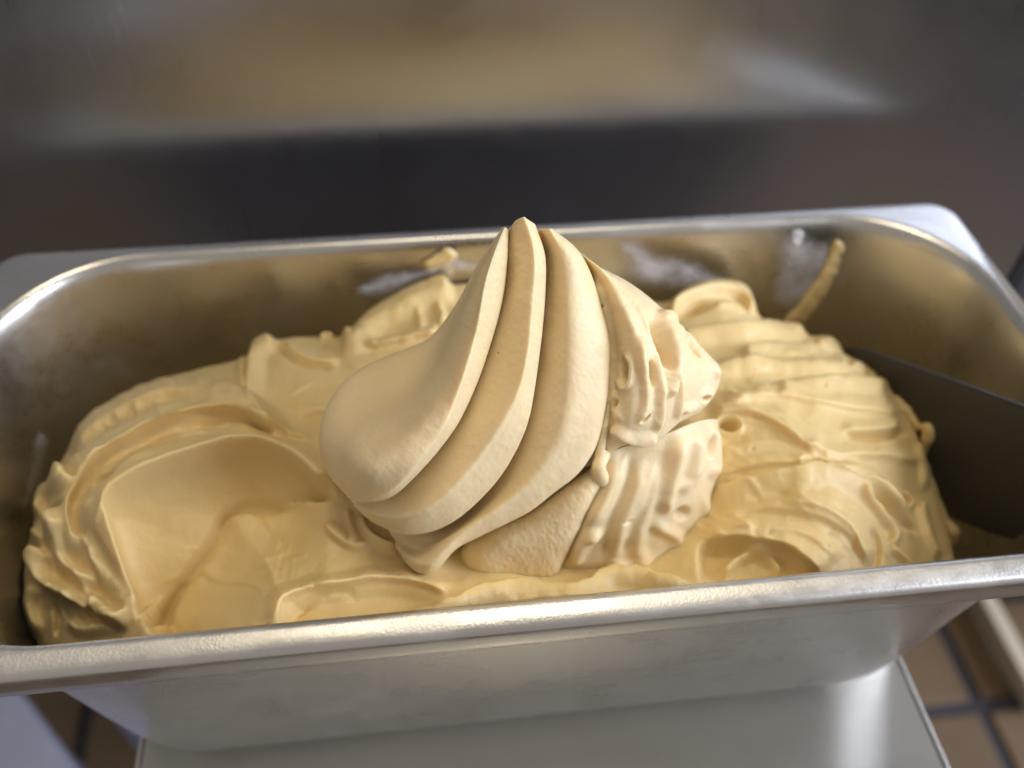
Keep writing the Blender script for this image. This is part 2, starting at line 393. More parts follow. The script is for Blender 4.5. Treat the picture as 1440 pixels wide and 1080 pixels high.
# ------------------------------------------------------------------ ice cream: shared relief tools (pixel lines -> folds on the surface)
class Folds:
    def __init__(self, P2):
        self.P = P2; self.h = np.zeros(len(P2)); self.s = np.zeros((len(P2), 2))
    def near(self, pts, pad):
        lo = np.min(pts, 0)-pad; hi = np.max(pts, 0)+pad
        return np.nonzero((self.P[:, 0] > lo[0]) & (self.P[:, 0] < hi[0]) & (self.P[:, 1] > lo[1]) & (self.P[:, 1] < hi[1]))[0]
    def ridge(self, pts, amp, wl, wr, taper=0.18, jag=0.0, striae=0.0, seed=1, pw=1.0, lean=None):
        poly = crspline(pts, max(10, len(pts)*7))
        idx = self.near(poly, max(wl, wr)+4)
        if not len(idx): return
        d, t = polydist(self.P[idx], poly)
        if jag: d = d+jag*fbm(self.P[idx][:, 0]/14, self.P[idx][:, 1]/14, seed, 3)
        wid = np.where(d > 0, wr, wl); x = np.clip(np.abs(d)/wid, 0, 1)
        g = (1-sstep(x))**pw
        if taper > 0: g = g*sstep(t/taper)*sstep((1-t)/taper)
        if striae:
            ph = d/3.2+1.6*vnoise(d/9+3, t*5, seed)
            g = g+striae*np.sin(ph*1.9)*np.where(np.abs(d) > 4, 1, 0)*(1-x)*sstep(t/.15)*sstep((1-t)/.15)*vnoise(d/7, t*3, seed+5)*2
        self.h[idx] += amp*g
        if lean is None: lean = 0.35 if (amp > 0 and max(wl, wr) > 1.4*min(wl, wr)) else 0.0
        if lean:
            tg = np.gradient(poly, axis=0); tg /= np.linalg.norm(tg, axis=1)[:, None]+1e-9
            kk = np.clip((t*(len(poly)-1)).astype(int), 0, len(poly)-1)
            nr = np.stack([-tg[kk, 1], tg[kk, 0]], 1)          # right-hand side of travel
            if wr > wl: nr = -nr
            self.s[idx] += nr*(amp*lean*g*g)[:, None]
    def basin(self, pts, depth, wdt, jag=0.0, seed=3):
        poly = crspline(pts, len(pts)*8, closed=True)
        idx = self.near(poly, 4)
        if not len(idx): return
        d = sdpoly(self.P[idx], poly)
        if jag: d = d+jag*fbm(self.P[idx][:, 0]/16, self.P[idx][:, 1]/16, seed, 3)*np.clip(d/6, 0, 1)
        self.h[idx] -= depth*sstep(d/wdt)
    def bowl(self, lip, crease, depth, step, pw=0.8, rng_=130):
        """scooped hollow: concave wall from a lip line down to a crease, floor rising away from the crease"""
        po = crspline(lip, len(lip)*7); pc = crspline(crease, len(crease)*7)
        idx = self.near(np.vstack([po, pc]), rng_)
        if not len(idx): return
        dl, tl = polydist(self.P[idx], po); dc, tc_ = polydist(self.P[idx], pc)
        a_ = np.abs(dl); c_ = np.clip(-dc, 0, None)
        t = a_/(a_+c_+1e-6)
        hh = np.where(dc > 0, depth*(1-sstep(dc/rng_))+step*sstep(dc/6)*(1-sstep(dc/55)), depth*t**pw)
        ins = inside(self.P[idx], np.vstack([po, [[600, 700], [640, 900], [300, 990], [190, 960]]]))
        hh = hh*np.where(ins, 1, 0)*np.where(dc > 0, sstep(tc_/0.06)*sstep((1-tc_)/0.22), sstep(tl/0.07)*sstep((1-tl)/0.05))
        self.h[idx] -= hh
    def pit(self, cx, cyy, rx, ry, ang, depth, lip=0.0, sharp=0.55):
        idx = self.near(np.array([[cx, cyy]]), max(rx, ry)*2.2)
        if not len(idx): return
        q = self.P[idx]-np.array([cx, cyy]); a = math.radians(ang)
        u = (q[:, 0]*math.cos(a)+q[:, 1]*math.sin(a))/rx; v = (-q[:, 0]*math.sin(a)+q[:, 1]*math.cos(a))/ry
        r = np.hypot(u, v)
        self.h[idx] -= depth*(1-sstep((r-(1-sharp))/sharp))
        if lip: self.h[idx] += lip*np.exp(-((r-1.15)/0.22)**2)

ice = empty('ice_cream', (0, 0, -0.118))
tag(ice, 'caramel coloured ice cream mounded in folds with a tall swirled peak', 'ice cream')

# --- the mound: height field over the pan's plan, folds drawn along the lines the photograph shows
ctrl = [(137, 720, -15), (223, 655, -9), (300, 630, -7), (363, 621, -7), (440, 655, -9), (467, 700, -12), (300, 800, -17), (260, 840, -17), (450, 770, -16), (210, 872, -16), (350, 880, -13), (420, 720, -15),
        (520, 835, -13), (430, 880, -12), (100, 690, -22), (120, 650, -20), (180, 613, -16), (290, 575, -12), (400, 597, -12), (228, 555, -20), (350, 545, -14), (430, 545, -11), (480, 500, -15), (390, 500, -15),
        (580, 455, -14), (640, 425, -13), (560, 470, -14), (60, 760, -32), (90, 820, -38), (140, 870, -40), (60, 850, -52), (170, 780, -24), (190, 885, -34), (250, 895, -18), (300, 890, -15),
        (1050, 520, -8), (1000, 480, -13), (1100, 485, -17), (1150, 545, -12), (1200, 600, -15), (1100, 640, -8), (1150, 700, -9), (1190, 750, -14), (1250, 700, -23), (1060, 810, -15), (1000, 790, -14), (1180, 800, -18), (1290, 760, -32),
        (950, 826, -17), (860, 838, -16), (780, 842, -14), (720, 846, -12), (640, 860, -10), (570, 875, -10), (1270, 640, -26), (1230, 540, -22), (1000, 425, -12), (1040, 435, -17), (950, 450, -14), (1300, 790, -36), (1240, 800, -26)]
cxyz = [atZ(a, b, c*1e-3) for a, b, c in ctrl]
cxyz += [np.array(v) for v in ((0, -.02, -.006), (0.03, 0.0, -.008), (-.02, 0.01, -.010), (0.02, 0.035, -.014), (0.05, 0.03, -.013), (0.0, -0.05, -.024), (-0.025, -0.045, -.020), (0.03, -0.05, -.025), (0.055, -0.045, -.020))]
cxyz = np.array(cxyz)
bnd = [(34, 850, -58), (40, 760, -45), (58, 700, -40), (100, 622, -38), (160, 562, -36), (230, 530, -32), (300, 512, -28), (345, 500, -26), (358, 484, -24), (400, 473, -24), (455, 470, -24), (500, 472, -24),
       (525, 448, -21), (600, 408, -18), (640, 398, -18), (800, 385, -20), (935, 425, -20), (960, 412, -20), (1000, 402, -20), (1045, 412, -24), (1070, 447, -26), (1125, 458, -29), (1138, 472, -29), (1172, 470, -29), (1186, 497, -30), (1222, 510, -30), (1252, 540, -34), (1285, 590, -40), (1312, 680, -46), (1338, 770, -52)]
bxyz = np.array([atZ(a, b, c*1e-3) for a, b, c in bnd])
bpoly = np.vstack([bxyz[:, :2], [[0.128, -0.0715], [0.06, -0.0715], [-0.05, -0.0715], [-0.098, -0.0712], [-0.118, -0.066], [-0.140, -0.052]]])
bpoly = crspline(bpoly, 260, closed=True)
# thin-plate interpolation of the control heights
K = np.vstack([cxyz, bxyz]); kx = K[:, :2]*10; kz = K[:, 2]
def tps(r2): return np.where(r2 > 1e-12, r2*np.log(r2+1e-12), 0)
n = len(kx); D2 = ((kx[:, None]-kx[None])**2).sum(-1)
Lm = np.zeros((n+3, n+3)); Lm[:n, :n] = tps(D2)+np.eye(n)*0.02; Lm[:n, n] = 1; Lm[:n, n+1:] = kx; Lm[n, :n] = 1; Lm[n+1:, :n] = kx.T
sol = np.linalg.solve(Lm, np.r_[kz, 0, 0, 0])
st = 0.00052
gx = np.arange(-0.166, 0.1581, st); gy = np.arange(-0.0722, 0.0722, st)
GX, GY = np.meshgrid(gx, gy); P = np.stack([GX.ravel(), GY.ravel()], 1)
zt = np.zeros(len(P))
for s0 in range(0, len(P), 20000):
    q = P[s0:s0+20000]*10; d2 = ((q[:, None]-kx[None])**2).sum(-1)
    zt[s0:s0+20000] = tps(d2)@sol[:n]+sol[n]+q@sol[n+1:]
zt = np.minimum(zt, -0.001)
# coarse signed distance to the outline
sd = sdpoly(P, bpoly)
def feats(fo):
    R_ = fo.ridge
    # left scooped hollow
    lip = [(199, 882), (176, 836), (160, 790), (143, 738), (137, 717), (150, 696), (181, 675), (223, 655), (270, 639), (311, 626), (363, 621), (404, 634), (441, 660), (461, 681), (470, 702)]
    R_(lip, 6.5, 34, 20, 0.06, striae=0.10, seed=11, pw=1.2, lean=0.35)
    lip_i = [(x+4, y+3) for x, y in lip]
    fo.bowl(lip_i, [(206, 890), (222, 850), (246, 812), (270, 779), (290, 750), (306, 714), (332, 699), (373, 696), (415, 706), (462, 706)], 15.5, 4.6, 0.7, 150)
    R_([(306, 733), (340, 729), (373, 737), (388, 752), (390, 775)], 0.9, 5, 16)
    R_([(215, 820), (270, 806), (330, 812), (365, 826), (372, 845)], 0.8, 14, 5)
    R_([(240, 790), (300, 800), (360, 790), (420, 760)], 0.5, 12, 8)
    R_([(400, 712), (430, 700), (455, 700), (470, 712)], 1.6, 8, 5); R_([(410, 705), (440, 694), (465, 700)], 1.2, 6, 4)
    R_([(455, 735), (475, 752), (500, 766), (520, 762)], 3.5, 16, 8); R_([(488, 715), (492, 740), (500, 762)], 2.2, 7, 7)
    R_([(505, 720), (515, 745), (540, 765), (565, 772)], 3.0, 10, 12)
    # ropes round the left end
    R_([(120, 760), (98, 757), (88, 722), (104, 675), (135, 639), (181, 613), (233, 587), (290, 570), (335, 573), (384, 595), (405, 612)], 6.0, 26, 12, 0.06, 2, 0.12, 21)
    R_([(150, 662), (200, 632), (255, 606), (310, 592), (350, 596)], -2.5, 9, 9, 0.2, 3)
    R_([(128, 690), (142, 676), (165, 664)], -4.5, 8, 8, 0.3)
    R_([(95, 640), (130, 600), (175, 570), (228, 550), (290, 548), (337, 559), (365, 580), (402, 600)], 4.0, 22, 16, 0.1, 3, 0.1, 23)
    for k, (x, y) in enumerate(((152, 602), (170, 590), (196, 580), (222, 572))):
        R_([(x-9, y-12), (x, y), (x+5+3*(k % 2), y+15)], 0.9+0.35*(k % 3), 9, 6+2*(k % 2), 0.35)
    R_([(52, 730), (57, 701), (80, 684), (100, 668)], 5, 10, 9, 0.15); R_([(60, 745), (72, 722), (84, 700)], -4, 7, 7, 0.25)
    R_([(42, 742), (60, 760), (78, 735)], 3, 8, 10, 0.2)
    R_([(70, 715), (76, 760), (90, 795), (120, 813), (140, 815)], 4.5, 12, 15, 0.15, 2)
    R_([(66, 770), (54, 792), (66, 818), (95, 836), (135, 853), (160, 868), (185, 884)], 6.5, 16, 10, 0.1, 5, 0.1, 31)
    R_([(100, 800), (125, 835), (150, 850), (175, 880)], 3, 9, 8, 0.2, 3)
    R_([(50, 820), (40, 850), (50, 880), (62, 890)], 5, 12, 14, 0.2); R_([(75, 845), (82, 875), (78, 895)], -4, 6, 6, 0.25)
    R_([(95, 870), (112, 888), (140, 886), (160, 880)], 4, 10, 10, 0.2); R_([(120, 770), (135, 800), (155, 835), (185, 870)], 2.5, 6, 8, 0.2, 3)
    R_([(110, 740), (125, 775), (150, 815), (178, 858)], 2.0, 6, 6, 0.2, 3); R_([(122, 735), (140, 778), (162, 822)], -2.0, 5, 5, 0.2)
    # back-left slab and hump
    R_([(352, 560), (354, 524), (357, 496), (368, 484), (392, 478)], 3.5, 8, 22, 0.15); R_([(343, 540), (338, 520), (345, 500)], 2.5, 10, 6, 0.2)
    R_([(390, 480), (396, 492), (408, 504), (430, 514), (470, 517)], -2.0, 6, 7, 0.15); R_([(398, 478), (415, 495), (440, 505), (480, 508)], 1.5, 10, 6, 0.2)
    R_([(345, 556), (369, 574), (402, 600), (440, 618)], 2.5, 9, 6, 0.12, 2); R_([(420, 588), (450, 582), (480, 590)], -1.5, 6, 6)
    R_([(475, 478), (500, 474), (522, 450), (552, 433), (605, 410), (640, 402)], 4.5, 10, 30, 0.08, 2); R_([(510, 486), (560, 478), (585, 468), (620, 462)], 3, 12, 7, 0.15, 3)
    R_([(584, 432), (592, 448), (588, 464)], 1.2, 10, 7, 0.3); R_([(612, 424), (622, 442), (618, 458)], 1.6, 8, 10, 0.3)
    R_([(450, 478), (458, 470), (470, 474)], 2.5, 6, 6, 0.2)
    # front hollow beside the swirl
    R_([(392, 885), (388, 855), (396, 840), (432, 826), (478, 820), (525, 812), (590, 817), (638, 836)], 3.6, 20, 9, 0.08, 1, 0.1, 41)
    fo.basin([(396, 885), (396, 850), (434, 833), (480, 827), (530, 820), (590, 826), (620, 842), (590, 862), (500, 885)], 3.4, 20)
    R_([(408, 878), (432, 846), (465, 831), (492, 831), (505, 845)], -1.2, 8, 10, 0.2)
    R_([(560, 868), (600, 860), (640, 848), (680, 834), (730, 826), (790, 832), (830, 826), (850, 810), (890, 808), (930, 818), (975, 822)], 4.2, 12, 24, 0.06, 3, 0.08, 43)
    R_([(700, 846), (760, 842), (820, 842), (900, 826)], 1.4, 6, 9, 0.2)
    # right half: strokes drawn towards the spatula
    R_([(996, 584), (1050, 577), (1096, 595), (1135, 626), (1150, 640)], 2.6, 34, 6, 0.12, 1, 0.14, 51)
    fo.pit(1024, 600, 16, 11, 10, 4.5, 1.4)
    R_([(1186, 612), (1221, 616), (1262, 612), (1280, 606)], -3.0, 10, 8, 0.2); R_([(1180, 606), (1225, 606), (1270, 600)], 2.2, 24, 6, 0.2, 1, 0.1, 52)
    R_([(996, 695), (1059, 678), (1128, 661), (1175, 660), (1216, 679), (1246, 695), (1276, 735)], 3.2, 8, 30, 0.08, 2, 0.14, 53)
    R_([(1000, 670), (1060, 652), (1130, 645), (1180, 652), (1230, 668)], 1.5, 26, 7, 0.15, 1, 0.12, 54)
    fo.pit(1145, 648, 20, 6, 8, 4.0, 0.6)
    R_([(990, 757), (1059, 757), (1105, 766), (1130, 786), (1160, 812)], 3.6, 44, 7, 0.1, 1, 0.14, 55)
    fo.basin([(985, 762), (1059, 762), (1102, 772), (1126, 792), (1150, 812), (1100, 830), (990, 830)], 6.0, 15)
    R_([(1010, 815), (1040, 785), (1066, 772), (1090, 788), (1096, 815)], 3.6, 11, 12, 0.12)
    R_([(1222, 690), (1248, 716), (1275, 738), (1292, 752)], -4.0, 8, 8, 0.2); R_([(1212, 684), (1240, 724), (1262, 750), (1250, 775)], 3.0, 9, 10, 0.15, 2)
    R_([(1270, 690), (1284, 706), (1278, 716)], 1.8, 6, 6, 0.2); fo.pit(1272, 700, 14, 5, 30, 2.0, .8)
    R_([(1155, 650), (1200, 662), (1240, 690), (1262, 720), (1285, 760)], 2.8, 14, 10, 0.15, 1, 0.1, 56)
    R_([(1100, 700), (1160, 712), (1205, 745), (1222, 800)], 2.0, 40, 10, 0.15, 0, 0.2, 57)
    R_([(1225, 740), (1235, 770), (1232, 800)], -3.0, 7, 9, 0.2); R_([(1250, 770), (1275, 790), (1285, 810)], 2.5, 8, 8, 0.2)
    R_([(1295, 700), (1305, 745), (1320, 790)], 3.0, 9, 12, 0.15); R_([(1290, 620), (1300, 660), (1302, 690)], 2.5, 10, 10, 0.2)
    # long fanned strokes ending in a scalloped edge, and the curl near the back wall
    for k, (pp, am, wl_, wr_) in enumerate((
        ([(950, 470), (1010, 464), (1068, 459), (1122, 463), (1136, 474)], 3.0, 9, 24), ([(1040, 494), (1090, 484), (1130, 488), (1160, 483), (1176, 474)], 2.2, 9, 24),
        ([(975, 528), (1050, 508), (1140, 512), (1200, 516), (1226, 511)], 2.3, 14, 22), ([(1090, 540), (1150, 536), (1215, 534), (1254, 544)], 1.6, 10, 22),
        ([(1010, 566), (1080, 552), (1165, 566), (1240, 576), (1276, 580)], 1.7, 20, 9), ([(1130, 622), (1190, 636), (1250, 640), (1298, 650)], 1.8, 16, 10),
        ([(1010, 722), (1080, 712), (1150, 722), (1200, 752), (1225, 800)], 1.6, 22, 10), ([(1000, 740), (1080, 736), (1140, 752), (1180, 790)], 1.4, 16, 9),
        ([(1010, 640), (1080, 622), (1140, 628)], 1.0, 16, 12))):
        R_(pp, am, wl_, wr_, 0.10, 1.5, 0.06, 60+k)
    R_([(1140, 478), (1152, 492), (1180, 500)], -1.8, 8, 8, 0.25); R_([(1190, 500), (1200, 520), (1230, 528)], -1.5, 8, 8, 0.25)
    R_([(942, 448), (952, 426), (990, 408), (1022, 408), (1048, 418), (1064, 446)], 5.0, 11, 10, 0.12, lean=0); fo.pit(975, 438, 30, 9, -14, 3.6, 0, 0.9)
    R_([(1000, 430), (1030, 428), (1050, 440)], 1.5, 8, 10, 0.25)
    # many small drag wrinkles that follow the strokes
    rr = random.Random(12)
    for k in range(34):
        x = rr.uniform(985, 1270); y = rr.uniform(490, 800); L = rr.uniform(22, 60); a = 0.05+0.0022*(y-520)+0.0012*(x-1000)+rr.uniform(-.15, .15)
        pp = [(x+q*L*math.cos(a+0.25*q), y+q*L*math.sin(a+0.25*q)) for q in (-1, -.4, .3, 1)]
        R_(pp, rr.choice((0.4, 0.5, 0.7, -0.4, -0.5)), rr.uniform(3, 9), rr.uniform(3, 6), 0.35, 2.0, lean=0, seed=k)
    for k in range(44):
        th = rr.uniform(2.5, 4.9); rd = rr.uniform(1.04, 1.45); L = rr.uniform(.10, .26)
        pp = [(325+185*rd*math.cos(th+q*L), 770+145*rd*math.sin(th+q*L)) for q in (-1, -.4, .3, 1)]
        R_(pp, rr.choice((0.6, 0.9, 1.3, -0.7, -1.0)), rr.uniform(3, 8), rr.uniform(3, 7), 0.35, 2.5, lean=0, seed=k+90)
    for k in range(16):
        x = rr.uniform(250, 620); y = rr.uniform(740, 880); L = rr.uniform(12, 34); a = rr.uniform(-.3, .35)
        R_([(x-L*math.cos(a), y-L*math.sin(a)), (x, y+rr.uniform(-3, 3)), (x+L*math.cos(a), y+L*math.sin(a))], rr.choice((0.35, 0.5, -0.5)), rr.uniform(3, 10), rr.uniform(2.5, 5), 0.35, 1.5, lean=0, seed=k+190)
    for k in range(14):
        x = rr.uniform(360, 620); y = rr.uniform(440, 580); L = rr.uniform(14, 40); a = rr.uniform(-.5, .3)
        R_([(x-L*math.cos(a), y-L*math.sin(a)), (x, y+rr.uniform(-4, 4)), (x+L*math.cos(a), y+L*math.sin(a))], rr.choice((0.4, 0.6, -0.6)), rr.uniform(3, 9), rr.uniform(3, 5), 0.35, 1.5, lean=0, seed=k+290)
    for k in range(26):
        x, y = rr.choice(((rr.uniform(220, 620), rr.uniform(720, 870)), (rr.uniform(1000, 1260), rr.uniform(490, 790))))
        fo.pit(x, y, rr.uniform(1.6, 3.2), rr.uniform(1.4, 2.4), rr.uniform(0, 90), rr.uniform(0.6, 1.4), 0.15)

ny, nx = GX.shape
def blur(a, k):
    a = a.reshape(ny, nx)
    for ax in (0, 1):
        for _ in range(2):
            p = np.pad(a, [(k+1, k) if q == ax else (0, 0) for q in (0, 1)], mode='edge'); cs = np.cumsum(p, ax)
            a = (np.take(cs, range(2*k+1, cs.shape[ax]), ax)-np.take(cs, range(0, cs.shape[ax]-2*k-1), ax))/(2*k+1)
    return a.ravel()
fo = Folds(proj(np.column_stack([P, zt]))); feats(fo)
for it in range(2):
    hb = blur(fo.h, 5)*1.15e-3
    fo = Folds(proj(np.column_stack([P, zt+hb]))); feats(fo)
PX = fo.P
hmm = 1.15*fo.h + 1.1*fbm(PX[:, 0]/58, PX[:, 1]/46, 5, 2) + 0.30*fbm(PX[:, 0]/16, PX[:, 1]/13, 9, 2)
# drag streaks: along the stroke on the right, round the hollow on the left
ang = 0.25+0.0008*(PX[:, 1]-560)
hmm += np.clip((PX[:, 0]-960)/60, 0, 1)*0.35*fbm((PX[:, 0]*np.cos(ang)+PX[:, 1]*np.sin(ang))/150, (-PX[:, 0]*np.sin(ang)+PX[:, 1]*np.cos(ang))/5.5, 15, 2)
edge = np.clip(1-sd/0.004, 0, 1)
H = zt+hmm*1e-3
s_ = np.clip(-sd+0.0008*fbm(P[:, 0]*130, P[:, 1]*130, 77, 2), 0, None)
drop = 2.6*s_*s_/(s_+0.004)
side = 0.004*fbm(P[:, 0]*70+H*0, P[:, 1]*70, 31, 3)*np.clip(s_/0.006, 0, 1)
H = H-drop+side - 0.0012*edge**2
H = np.clip(H, -0.1185, 0.004)
fade = (np.clip(sd/0.003+0.6, 0, 1)*np.clip((P[:, 1]+0.0722)/0.008, 0, 1))[:, None]
Vm = np.column_stack([P+fade*np.column_stack([fo.s[:, 0], -fo.s[:, 1]*1.1])*1e-3, H])
Vm[:, 1] = np.maximum(Vm[:, 1], -(B_-wall_inset(H)-0.0004))
keep = (np.abs(P[:, 0]) < A_-wall_inset(H)-0.0006) & (np.abs(P[:, 1]) < B_-wall_inset(H)-0.0004)
cxr = A_-wall_inset(H)-0.047; cyr = B_-wall_inset(H)-0.047
q = np.maximum(np.abs(P)-np.column_stack([cxr, cyr]), 0)
keep &= np.hypot(q[:, 0], q[:, 1]) < 0.0465
keep &= H > -0.112
ii = np.arange(nx*ny).reshape(ny, nx)
quad = np.stack([ii[:-1, :-1], ii[:-1, 1:], ii[1:, 1:], ii[1:, :-1]], -1).reshape(-1, 4)
quad = quad[keep[quad].all(1)]
used = np.unique(quad); rem = -np.ones(len(P), int); rem[used] = np.arange(len(used))
def fast_mesh(name, V, Q, mat, parent):
    me = bpy.data.meshes.new(name); me.from_pydata(V.tolist(), [], Q.tolist()); me.update()
    me.polygons.foreach_set('use_smooth', np.ones(len(me.polygons), bool))
    me.materials.append(mat)
    o = bpy.data.objects.new(name, me); C.objects.link(o); child(o, parent); return o
mound = fast_mesh('mound', Vm[used], rem[quad], CREAM, ice)
mound['label'] = 'folded bed of ice cream with a scooped hollow at one end'
sm = mound.modifiers.new('soft', 'SMOOTH'); sm.factor = 0.5; sm.iterations = 2

# --- the swirl: long overlapping lobes lofted through the curves of the photograph
YB_p = [280, 306, 400, 500, 600, 700, 760, 830]; YB_v = [-.0085, -.010, -.019, -.030, -.041, -.050, -.055, -.060]
def pt3(c):
    c = np.asarray(c, float); Y = np.interp(c[:, 1], YB_p, YB_v)+c[:, 2]*1e-3
    return atY(c[:, 0], c[:, 1], Y)
def loft(curves, nt_=260, nu=220, mat=CREAM_SW, name='lobe', parent=None, disp=None, flat=()):
    Cs = np.stack([pt3(crspline(np.array(c, float)*[1, 1, 4], nt_)/[1, 1, 4]) for c in curves], 1)   # nt,K,3
    ker = np.hanning(15); ker /= ker.sum()
    for _ in range(2):
        Cp = np.concatenate([2*Cs[:1]-Cs[1:8][::-1], Cs, 2*Cs[-1:]-Cs[-8:-1][::-1]], 0)
        Cs = sum(ker[q]*Cp[q:q+nt_] for q in range(15))
    cols = []
    for k in range(Cs.shape[1]):
        cols.append(Cs[:, k])
        if k in flat:
            nx_ = Cs[:, (k+1) % Cs.shape[1]]
            cols += [Cs[:, k]*0.82+nx_*0.18, Cs[:, k]*0.18+nx_*0.82]
    Cs = np.stack(cols, 1)
    V = np.stack([crspline(Cs[i], nu, closed=True) for i in range(nt_)], 0)
    # re-sync the start of every ring with the first curve
    V = V.reshape(-1, 3)
    Q = []
    for i in range(nt_-1):
        a = i*nu+np.arange(nu); b = i*nu+(np.arange(nu)+1) % nu
        Q.append(np.stack([a, b, b+nu, a+nu], 1))
    Q = np.vstack(Q)
    c0 = V[:nu].mean(0); c1 = V[-nu:].mean(0); k0 = len(V); V = np.vstack([V, c0, c1])
    T = [(k0, (j+1) % nu, j) for j in range(nu)]+[(k0+1, (nt_-1)*nu+j, (nt_-1)*nu+(j+1) % nu) for j in range(nu)]
    faces = Q.tolist()+T
    me = bpy.data.meshes.new(name); me.from_pydata(V.tolist(), [], faces); me.update()
    bm = bmesh.new(); bm.from_mesh(me); bmesh.ops.recalc_face_normals(bm, faces=bm.faces); bm.to_mesh(me); bm.free()
    vol = 0.0
    tri = np.array([me.polygons[k].vertices[:3] for k in range(0, len(me.polygons))])
    vol = np.einsum('ij,ij->i', V[tri[:, 0]]-V.mean(0), np.cross(V[tri[:, 1]]-V[tri[:, 0]], V[tri[:, 2]]-V[tri[:, 0]])).sum()
    if vol < 0: me.flip_normals()
    if disp is not None:
        nn = np.zeros(len(me.vertices)*3); me.vertices.foreach_get('normal', nn); nn = nn.reshape(-1, 3)
        fl = Folds(proj(V)); disp(fl)
        facing = np.clip(-(nn*((V-CAM)/np.linalg.norm(V-CAM, axis=1)[:, None])).sum(1)*2.0+0.2, 0, 1)
        V = V+nn*(fl.h*facing*1e-3)[:, None]
        me.vertices.foreach_set('co', V.ravel()); me.update()
    me.polygons.foreach_set('use_smooth', np.ones(len(me.polygons), bool)); me.materials.append(mat)
    o = bpy.data.objects.new(name, me); C.objects.link(o)
    if parent is not None: child(o, parent) if parent.type == 'EMPTY' else setattr(o, 'parent', parent)
    return o

swirl_parts = []
def grain(fl, k=0.10):
    fl.h += k*fbm(fl.P[:, 0]/6, fl.P[:, 1]/6, 3, 2)+0.5*k*vnoise(fl.P[:, 0]/3.2, fl.P[:, 1]/3.2, 13)+0.25*fbm(fl.P[:, 0]/40, fl.P[:, 1]/40, 8, 2)
l1 = loft([
    [(707,319,3),(668,378,7),(640,430,12),(600,478,21),(545,500,20),(500,523,18),(465,560,16),(449,610,14),(457,660,12),(492,702,9)],
    [(708,320,2),(671,380,5),(646,432,10),(618,480,15),(588,528,13.5),(553,562,10),(515,590,7),(485,625,5),(482,665,6),(494,703,6)],
    [(708.5,320.5,0),(680,374,1),(657,430,2.5),(636,480,3.5),(608,537,3),(573,584,1.5),(530,620,0),(503,648,-0.5),(495,678,2.5),(495,703,5.5)],
    [(709,321,-1),(690,370,-1.5),(674,430,-2),(657,480,-2.5),(630,545,-3),(592,602,-4),(547,645,-4),(520,668,-3),(507,688,1),(497,704,5)],
    [(710,319,-2),(699,345,-3),(682,397,-4),(670,465,-4),(643,555,-5),(618,610,-5),(577,663,-5),(545,693,-2),(515,703,2),(495,705,5)],
    [(715,323,1),(709,400,0),(696,460,0),(668,545,0),(640,602,0),(592,662,0),(551,699,1),(525,706,3),(508,706,5),(494,706,6)],
    [(714,324,6),(704,400,12),(688,460,14),(655,545,14),(620,600,14),(575,650,14),(540,685,12),(515,695,10),(503,700,9),(494,704,8)],
    [(710,322,6),(690,390,16),(670,440,20),(640,490,28),(600,540,30),(560,580,28),(520,610,26),(490,640,22),(485,675,16),(494,703,9)]], disp=grain, flat=(4,))
l2 = loft([
    [(716,322,5),(700,400,7),(684,460,7),(654,545,7),(622,602,7),(574,655,7),(536,688,7),(510,695,8),(500,700,8),(496,704,8)],
    [(717,321,3),(710,400,4),(697,460,3.6),(669,545,3.4),(640,603,3.4),(592,664,3.6),(551,702,4),(525,709,5),(510,709,7),(496,707,8)],
    [(726,309,0),(733,350,0),(732,400,-1),(722,470,0),(700,545,0),(656,620,0),(612,675,0),(565,713,1),(527,716,4),(505,711,7)],
    [(737,305,-1.3),(749,340,-2.0),(752,370,-2.6),(748,430,-2.6),(741,500,-3.2),(725,560,-3.2),(672,645,-3.2),(625,697,-3.2),(575,726,-1.3),(520,722,4),(498,711,8)],
    [(752,315,2),(766,355,0),(767,395,0),(762,465,0),(753,540,0),(741,599,0),(712,658,0),(680,698,0),(639,733,0),(604,749,1),(575,752,2),(551,747,4),(519,731,7),(497,711,9)],
    [(748,318,8),(755,360,14),(752,420,18),(735,500,18),(705,580,18),(660,645,18),(610,695,18),(565,715,16),(525,712,13),(500,706,10)],
    [(730,315,8),(728,360,16),(715,430,20),(695,500,22),(660,570,24),(615,630,24),(570,670,22),(530,690,18),(508,698,13),(498,704,10)]], disp=grain, flat=(3,))
